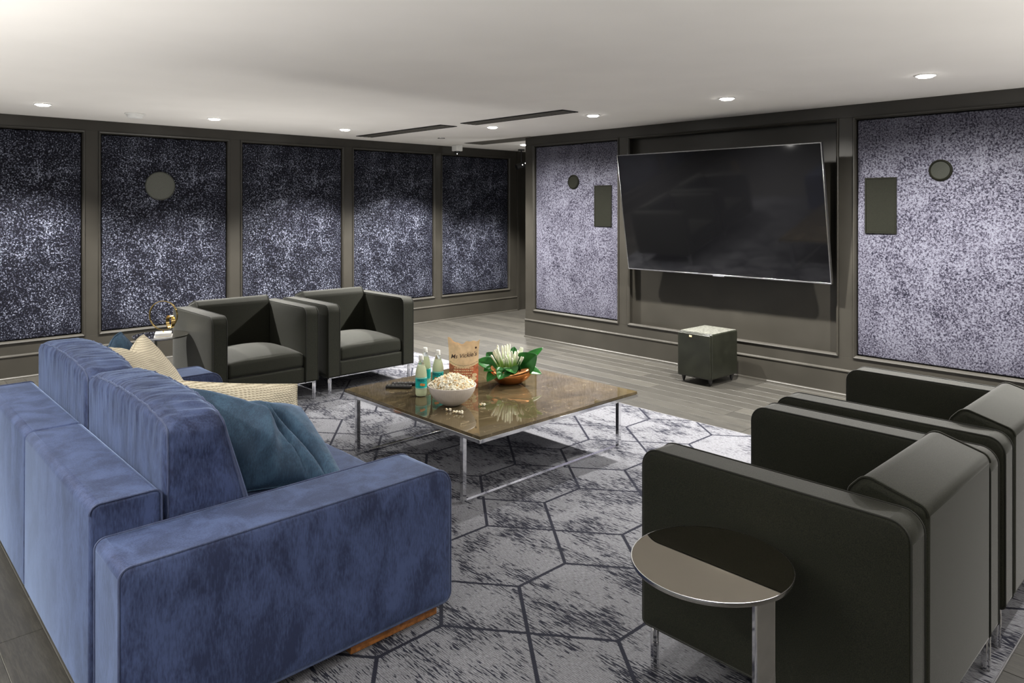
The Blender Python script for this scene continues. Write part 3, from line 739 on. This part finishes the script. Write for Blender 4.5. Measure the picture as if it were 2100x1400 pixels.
# ---- soda bottles
def make_bottle(face):
    r = empty('soda_bottle'); R = 0.0365; n = 40
    def lobes(a, z):
        k = max(0, 1-z/0.035); return 1-0.10*k*(0.5+0.5*math.cos(5*a))*(1 if z > .0005 else .8)
    prof = [(0, .006), (.022, .001), (.031, .004), (.0355, .016), (R, .032), (R-.0015, .06), (R-.0015, .115), (R, .125), (R-.001, .14), (.034, .155), (.0285, .178), (.021, .200), (.0145, .216), (.0125, .225), (.0125, .236)]
    lathe('body', prof, MT['pet'], r, n, rfun=lobes)
    pr = [(max(0, a-.0015), b+.0015) for a, b in prof if b < 0.19]; pr.append((.0222, .192)); pr.append((0, .192))
    lathe('drink', pr, MT['drink'], r, n, rfun=lobes)
    lathe('cap', [(0, .256), (.012, .256), (.0145, .253), (.015, .238), (.015, .232), (.0125, .232)], MT['cap'], r, 28, rfun=lambda a, z: 1+.02*math.cos(20*a))
    lathe('neck_ring', [(.0125, .2305), (.0165, .2295), (.0165, .2265), (.0125, .2255)], MT['cap'], r, 24)
    lb = lathe('label', [(R-.0012, .052), (R+.0003, .053), (R+.0003, .121), (R-.0012, .122)], MT['label'], r, n)
    lathe('label_band', [(R+.0002, .0545), (R+.0007, .0545), (R+.0007, .0575), (R+.0002, .0575)], MT['label_white'], lb, n)
    lathe('label_band', [(R+.0002, .1165), (R+.0007, .1165), (R+.0007, .1195), (R+.0002, .1195)], MT['label_white'], lb, n)
    def wrap(zc, RR=R+.0012): return lambda c: Vector((RR*math.sin(c.x/R), -RR*math.cos(c.x/R), zc+c.y))
    text_bm('FRESCA', 0.0215, MT['label_ink'], 'lettering', lb, wrap(.104), bold=.0003)
    for (cx_, cz_, rr) in ((-.006, .080, .0105), (.007, .077, .0095)):
        bm = bmesh.new(); vs = [bm.verts.new(wrap(cz_, R+.0010 + (.0003 if cx_ > 0 else 0))(Vector((cx_+rr*math.cos(a), rr*.82*math.sin(a), 0)))) for a in [2*PI*k/20 for k in range(20)]]
        bm.faces.new(vs); new('fruit_print', bm, MT['peach'], lb, smooth=False)
    return r
bt = make_bottle(0); bt.location = (2.716, 3.700, TZ); bt.rotation_euler = (0, 0, math.radians(-22))
tag(bt, 'pale yellow soda bottle with teal label, leftmost and in front', 'bottle', 'soda bottles on the coffee table')
dup(bt, (2.885, 3.885, TZ), math.radians(-75), label='pale yellow soda bottle in the middle, standing at the back', group='soda bottles on the coffee table')
dup(bt, (2.895, 3.760, TZ), math.radians(-50), label='pale yellow soda bottle on the right, behind the popcorn bowl', group='soda bottles on the coffee table')

# ---- popcorn bowl
bx, by = 2.735, 3.415
r = tag(empty('serving_bowl', (bx, by, TZ)), 'cream ribbed ceramic bowl heaped with popcorn', 'bowl')
RB = 0.145
out = [(0, .001), (.045, .0), (.055, .004), (.085, .022), (.115, .052), (.135, .085), (RB, .112), (RB+.001, .118)]
ribs = lambda a, z: 1+0.010*math.cos(64*a) if 0.006 < z < 0.112 else 1
inn = [(RB-.005, .118), (RB-.010, .110), (.128, .085), (.105, .050), (.06, .015), (0, .010)]
bm = bmesh.new(); add_lathe(bm, out+inn, 192, rfun=ribs); bmesh.ops.remove_doubles(bm, verts=bm.verts, dist=1e-6); new('bowl_body', bm, MT['ceramic'], r, 60)
lathe('rim', [(RB-.006, .117), (RB-.004, .121), (RB, .1215), (RB+.002, .118), (RB-.001, .115)], MT['ceramic'], r, 96)
def kernel(bm, c, s, rnd):
    k = rnd.choice([3, 4, 4])
    for q in range(k):
        rr = bmesh.ops.create_icosphere(bm, subdivisions=1, radius=s*rnd.uniform(.45, .7))['verts']
        off = Vector((rnd.uniform(-1, 1), rnd.uniform(-1, 1), rnd.uniform(-.7, .9)))*s*0.55
        sc = (rnd.uniform(.8, 1.2), rnd.uniform(.8, 1.2), rnd.uniform(.7, 1.1))
        for v in rr: v.co = Vector((v.co.x*sc[0], v.co.y*sc[1], v.co.z*sc[2]))+off+Vector(c)
bm = bmesh.new(); rnd = random.Random(11)
add_lathe(bm, [(.0, .150), (.05, .143), (.09, .125), (.125, .100), (.120, .080), (.0, .05)], 32)
for i in range(900):
    q = math.sqrt(rnd.random()); a = rnd.random()*2*PI; rad = q*0.134
    z = 0.118+0.058*(1-q**1.8)*(1+0.25*noise.noise(Vector((rad*math.cos(a)*22, rad*math.sin(a)*22, 3))))+rnd.uniform(-.008, .004)
    kernel(bm, (rad*math.cos(a), rad*math.sin(a), z), 0.0085*rnd.uniform(.8, 1.2), rnd)
pop = new('popcorn', bm, MT['popcorn'], None, 80); pop.location = (bx, by, TZ); pop['kind'] = 'stuff'
tag(pop, 'heap of yellow and white popcorn filling the cream bowl', 'popcorn')
PK = [(2.628, 3.315, 'loose popcorn piece left of three in front of the bowl'), (2.627, 3.250, 'larger loose popcorn cluster in front of the bowl'), (2.640, 3.222, 'loose popcorn piece right of three in front of the bowl'), (2.845, 3.262, 'loose popcorn piece touching the right side of the bowl')]
for k, (x, y, lab) in enumerate(PK):
    bm = bmesh.new(); rn = random.Random(20+k)
    for q in range(3 if k == 1 else 2): kernel(bm, ((q-.5)*.013, -(q-.5)*.012, 0.0095), 0.0105, rn)
    zmin = min(v.co.z for v in bm.verts)
    for v in bm.verts: v.co.z -= zmin
    o = new('popcorn_piece', bm, MT['popcorn'], None, 80); o.location = (x, y, TZ); tag(o, lab, 'popcorn', 'loose popcorn on the table')

# ---- snack bag
bgx, bgy = 3.055, 3.690
r = tag(empty('snack_bag', (bgx, bgy, TZ), math.radians(-44)), 'open rust and cream paper snack bag standing behind the popcorn', 'snack bag')
BW, BH, BD = 0.098, 0.300, 0.038
def bag_pt(u, v, side):   # u -1..1, v 0..1
    w_ = BW*(0.96+0.06*v+0.13*max(0, v-.8)*5*(v > .8)*.5); x = u*w_
    dep = BD*(1-abs(u)**2.6)*(0.85+0.3*math.sin(PI*min(1, v*1.05)))*(1-0.55*v)
    z = BH*v+(v**7)*(0.020*abs(u)**1.5-0.022*(1-abs(u))**2+0.010*math.sin(u*5.2+.6)+0.004*math.sin(u*13))
    cr = 0.004*noise.noise(Vector((u*3, v*6, side*2)))+0.002*noise.noise(Vector((u*9, v*14, side)))
    return Vector((x, side*(dep)+cr*(0.2+v)*(1-abs(u)**6), z))
def bag_surface(name, v0, v1, mat, parent, offs=0.0, low=None, high=None, n=34, m=24, sides=(-1, 1), ends=True):
    bm = bmesh.new()
    for sd in sides:
        g = {}
        for i in range(n+1):
            u = i/n*2-1
            a = low(u) if low else v0; b = high(u) if high else v1
            for j in range(m+1):
                p = bag_pt(u, a+(b-a)*j/m, sd); p.y += sd*offs; g[i, j] = bm.verts.new(p)
        for i in range(n):
            for j in range(m): bm.faces.new((g[i, j], g[i+1, j], g[i+1, j+1], g[i, j+1]))
    if ends: bmesh.ops.remove_doubles(bm, verts=bm.verts, dist=5e-4)
    return new(name, bm, mat, parent, 80)
arc = lambda u: 0.53-0.095*(1-u*u)+.010*abs(math.sin(u*24))
bag_surface('lower_printed_face', 0, 1, MT['bag_rust'], r, high=lambda u: arc(u)+.01)
up = bag_surface('upper_printed_face', 0, 1, MT['bag_cream'], r, 0.0006, low=arc, high=lambda u: 1.0)
def bagplace(zc, k=0.0012, tiltx=0.0):
    def f(c):
        u = c.x/BW; v = (zc+c.y+c.x*tiltx)/BH; p = bag_pt(u, v, -1); p.y -= k; return p
    return f
text_bm("Ms Vickie's", 0.0385, MT['ink_brown'], 'lettering', up, bagplace(0.212, .0022, 0.12), shear=0.25, bold=.0003)
bm = bmesh.new()
for k in range(-12, 13):
    u = k/13; p = bag_pt(u, arc(u)+.05, -1); p.y -= .0022; rr = bmesh.ops.create_circle(bm, cap_ends=True, segments=8, radius=.0021)['verts']
    for v in rr: v.co = Vector((v.co.x+p.x, p.y, v.co.y+p.z))
new('dotted_border', bm, MT['ink_brown'], up, smooth=False)
bm = bmesh.new(); rn = random.Random(5)
for row, (z, wd) in enumerate(((0.128, .062), (0.112, .066), (0.094, .058), (0.078, .050))):
    x = -wd
    while x < wd:
        l = rn.uniform(.006, .016)
        q = [bagplace(0, .0012)(Vector((xx, zz, 0))) for xx, zz in ((x, z), (x+l, z), (x+l, z+.008), (x, z+.008))]
        bm.faces.new([bm.verts.new(p) for p in q]); x += l+.004
new('small_print', bm, MT['lcream'], r, smooth=False)
bm = bmesh.new()
for (cx_, cz_, rx, rz_) in ((.062, .060, .024, .016), (.045, .040, .026, .014), (.073, .085, .016, .012), (.02, .03, .02, .012)):
    vs = [bm.verts.new(bagplace(0, .0014)(Vector((cx_+rx*math.cos(a)*(1+.1*math.cos(3*a)), cz_+rz_*math.sin(a), 0)))) for a in [2*PI*k/18 for k in range(18)]]
    bm.faces.new(vs)
new('crisp_picture', bm, MT['lcream'], r, smooth=False)
bm = bmesh.new()
vs = [bm.verts.new(bagplace(0, .0024)(Vector((.078+.006*math.cos(a), .262+.007*math.sin(a), 0)))) for a in [2*PI*k/12 for k in range(12)]]; bm.faces.new(vs)
new('emblem', bm, MT['ink_brown'], up, smooth=False)

# ---- remotes
def remote(x, y, rz, label, L=.17, Wd=.045):
    r = tag(empty('remote_control', (x, y, TZ), rz), label, 'remote', 'remote controls')
    bm = soft_box_bm(L/2, Wd/2, .009, .006, 2, 2, 1, None, 3); o = new('body', bm, MT['black'], r, 60); o.location = (0, 0, .009)
    for i in range(6):
        for j in range(3):
            b = lathe('button', [(.0042, 0), (.0042, .0022), (.0034, .003), (0, .0032)], MT['steel'] if (i+j) % 3 == 0 else MT['grille'], o, 10)
            b.location = (-L*.38+i*.024, -.012+j*.012, .0088)
    return r
remote(2.730, 3.965, math.radians(-48), 'black remote control on the marble top, nearer of two')
remote(2.800, 4.000, math.radians(-38), 'black remote control on the marble top, further of two')

# ---- copper bowl of flowers
vx, vy = 3.335, 3.545
r = tag(empty('flower_arrangement', (vx, vy, TZ), math.radians(-43.4)), 'white budded flowers and glossy leaves in an oval copper bowl', 'flower arrangement')
def boat(a, z): return 1
bm = bmesh.new(); prof = [(0, .0), (.06, .0), (.085, .010), (.120, .035), (.146, .066), (.152, .086), (.140, .108), (.128, .112), (.128, .104), (.13, .08), (.10, .05), (0, .04)]
add_lathe(bm, prof, 64); bmesh.ops.remove_doubles(bm, verts=bm.verts, dist=1e-6)
for v in bm.verts:
    a = math.atan2(v.co.y, v.co.x); k = v.co.z/.11
    v.co.y *= 0.72; v.co.x *= 1.0+.05*math.cos(a)*k
    if v.co.z > .03: v.co.z += (.012*math.cos(2*a)-.006*math.sin(3*a+1))*k
    d = 1+.035*noise.noise(v.co*18); v.co.x *= d; v.co.y *= d
new('copper_bowl', bm, MT['copper'], r, 80)
lathe('moss', [(0, .098), (.09, .096), (.118, .088), (.118, .07), (0, .06)], MT['leaf'], r, 24, rfun=lambda a, z: 1-.28*abs(math.sin(a)))
def leaf(base, tip, width, nm, cup=.25, parent=None):
    base, tip = Vector(base), Vector(tip); d = tip-base; L = d.length; d.normalize(); nm = Vector(nm); nm = (nm-d*nm.dot(d)).normalized(); sd = d.cross(nm)
    bm = bmesh.new(); n, m = 14, 6; g = {}
    for i in range(n+1):
        t_ = i/n; wdt = width/2*(math.sin(PI*t_**0.8)**0.75)*(1-.15*t_) if 0 < t_ < 1 else 0
        for j in range(-m, m+1):
            q = j/m
            p = base+d*L*t_+sd*wdt*q+nm*(-cup*L*(t_-.35)**2*0.9+abs(q)*wdt*.22-.10*wdt*(j == 0))
            g[i, j] = bm.verts.new(p)
    for i in range(n):
        for j in range(-m, m): bm.faces.new((g[i, j], g[i+1, j], g[i+1, j+1], g[i, j+1]))
    bmesh.ops.remove_doubles(bm, verts=bm.verts, dist=1e-5)
    o = new('leaf', bm, MT['leaf'], parent, 80)
    md = o.modifiers.new('thickness', 'SOLIDIFY'); md.thickness = .0012
    return o
# local x = right in the picture, -y = towards the camera
LF = [((-.07, .0, .11), (-.225, -.02, .165), .095, (-.2, -.6, .8)), ((-.06, -.03, .10), (-.150, -.12, .055), .085, (-.5, -.7, .5)),
      ((-.02, -.04, .11), (-.070, -.165, .080), .085, (0, -.75, .65)), ((.00, -.03, .12), (.035, -.150, .115), .08, (.1, -.8, .6)),
      ((.06, -.01, .11), (.175, -.06, .205), .125, (.25, -.85, .4)), ((.08, .0, .10), (.215, -.03, .085), .075, (.2, -.5, .85)),
      ((.07, .03, .12), (.225, .06, .240), .055, (.1, -.7, .7)), ((-.07, .03, .12), (-.16, .08, .20), .08, (-.2, -.7, .7)),
      ((.02, .05, .12), (.03, .10, .235), .07, (0, -1, .1)), ((.05, -.02, .11), (.08, -.12, .155), .055, (.8, -.5, .3)), ((-.09, -.01, .11), (-.17, -.07, .110), .07, (-.3, -.6, .7))]
for (b, tp, wd, nm) in LF: leaf(b, tp, wd*1.3, nm, .3, r)
rn = random.Random(4)
for k in range(38):
    x = -.120+.24*((k*0.618) % 1); yb = rn.uniform(-.045, .045); lean = x*.42+rn.uniform(-.02, .02)
    h_ = .205+rn.uniform(-.03, .050)-(.02 if yb < 0 else 0)
    base = Vector((x*.62, yb*.7, .115)); tip = Vector((x*.62+lean*.75, yb*1.2-.012, h_+.015))
    mid = (base+tip)/2+Vector((lean*.1, 0, 0))
    pts = [base, base*.6+tip*.4+Vector((0, 0, 0)), base*.3+tip*.7, tip*.93+base*.07, tip]
    tube('flower_bud', pts, .0078, MT['bud'], r, 8, rf=lambda t_: (.55+.45*t_) if t_ < .95 else .45)

# ================================================================== SIDE TABLES
def side_table(name, cx_, cy_, rad, z, px, py, rz, label, zb):
    r = tag(empty(name, (cx_, cy_, 0)), label, 'side table', 'round side tables')
    lathe('tabletop', [(0, z-.010), (rad-.004, z-.010), (rad-.003, z), (0, z)], MT['smoked'], r, 96)
    lathe('rim', [(rad-.003, z-.0115), (rad, z-.010), (rad+.0005, z-.004), (rad-.0008, z+.0005), (rad-.0028, z+.0005)], MT['steel'], r, 96)
    lathe('underplate', [(0, z-.016), (rad*.55, z-.016), (rad*.55, z-.0105), (0, z-.0105)], MT['steel'], r, 48)
    p = box('post', -.030, .030, -.014, .014, zb+.012, z-.016, MT['chrome'], r, 0.006, 3); p.location = (px-cx_, py-cy_, 0); p.rotation_euler = (0, 0, rz)
    lathe('base_plate', [(0, zb+.0005), (rad*.82, zb+.0005), (rad*.82, zb+.010), (rad*.80, zb+.012), (0, zb+.012)], MT['chrome'], r, 64, (px-cx_-(.06 if px > cx_ else -.06), py-cy_+.06, 0))
    return r
side_table('side_table', 1.780, 1.078, 0.219, 0.61, 1.868, 0.967, math.radians(-38), 'small round smoked-glass table in the foreground at the armchair arm', .011)
side_table('side_table', 1.860, 5.880, 0.198, 0.61, 1.790, 5.810, math.radians(55), 'small round dark glass table holding the gold ring sculpture', .011)

# ---- ring sculpture
r = tag(empty('ring_sculpture', (1.835, 5.745, 0.6106), math.radians(-20)), 'gold ring sculpture on a white marble block', 'sculpture')
box('marble_base', -.062, .062, -.062, .062, 0, .0145, MT['marble_white'], r, .002)
box('marble_base', -.056, .056, -.056, .056, .0165, .038, MT['marble_white'], r, .002)
box('base_core', -.050, .050, -.050, .050, .0145, .0165, MT['gold'], r, 0)
tube('stem', [(0, 0, .038), (0, 0, .056)], .004, MT['gold'], r)
def ring(name, c, R_, wd, th, M3):
    bm = bmesh.new(); n = 72; rr = []
    for i in range(n):
        a = 2*PI*i/n; wv = wd*(1+.12*math.sin(3*a))
        rr.append([bm.verts.new(Vector(c)+M3@Vector(((R_+s*th/2)*math.cos(a), q*wv/2, (R_+s*th/2)*math.sin(a)))) for s, q in ((-1, -1), (1, -1), (1, 1), (-1, 1))])
    for i in range(n):
        A, B = rr[i], rr[(i+1) % n]
        for k in range(4): bm.faces.new((A[k], A[(k+1) % 4], B[(k+1) % 4], B[k]))
    return new(name, bm, MT['gold'], r, 40)
ring('outer_ring', (0, 0, .165), .108, .014, .005, Matrix.Rotation(math.radians(-28), 3, 'Z'))
ring('inner_ring', (.048, -.018, .118), .046, .026, .005, Matrix.Rotation(math.radians(-62), 3, 'Z') @ Matrix.Rotation(math.radians(18), 3, 'Y'))
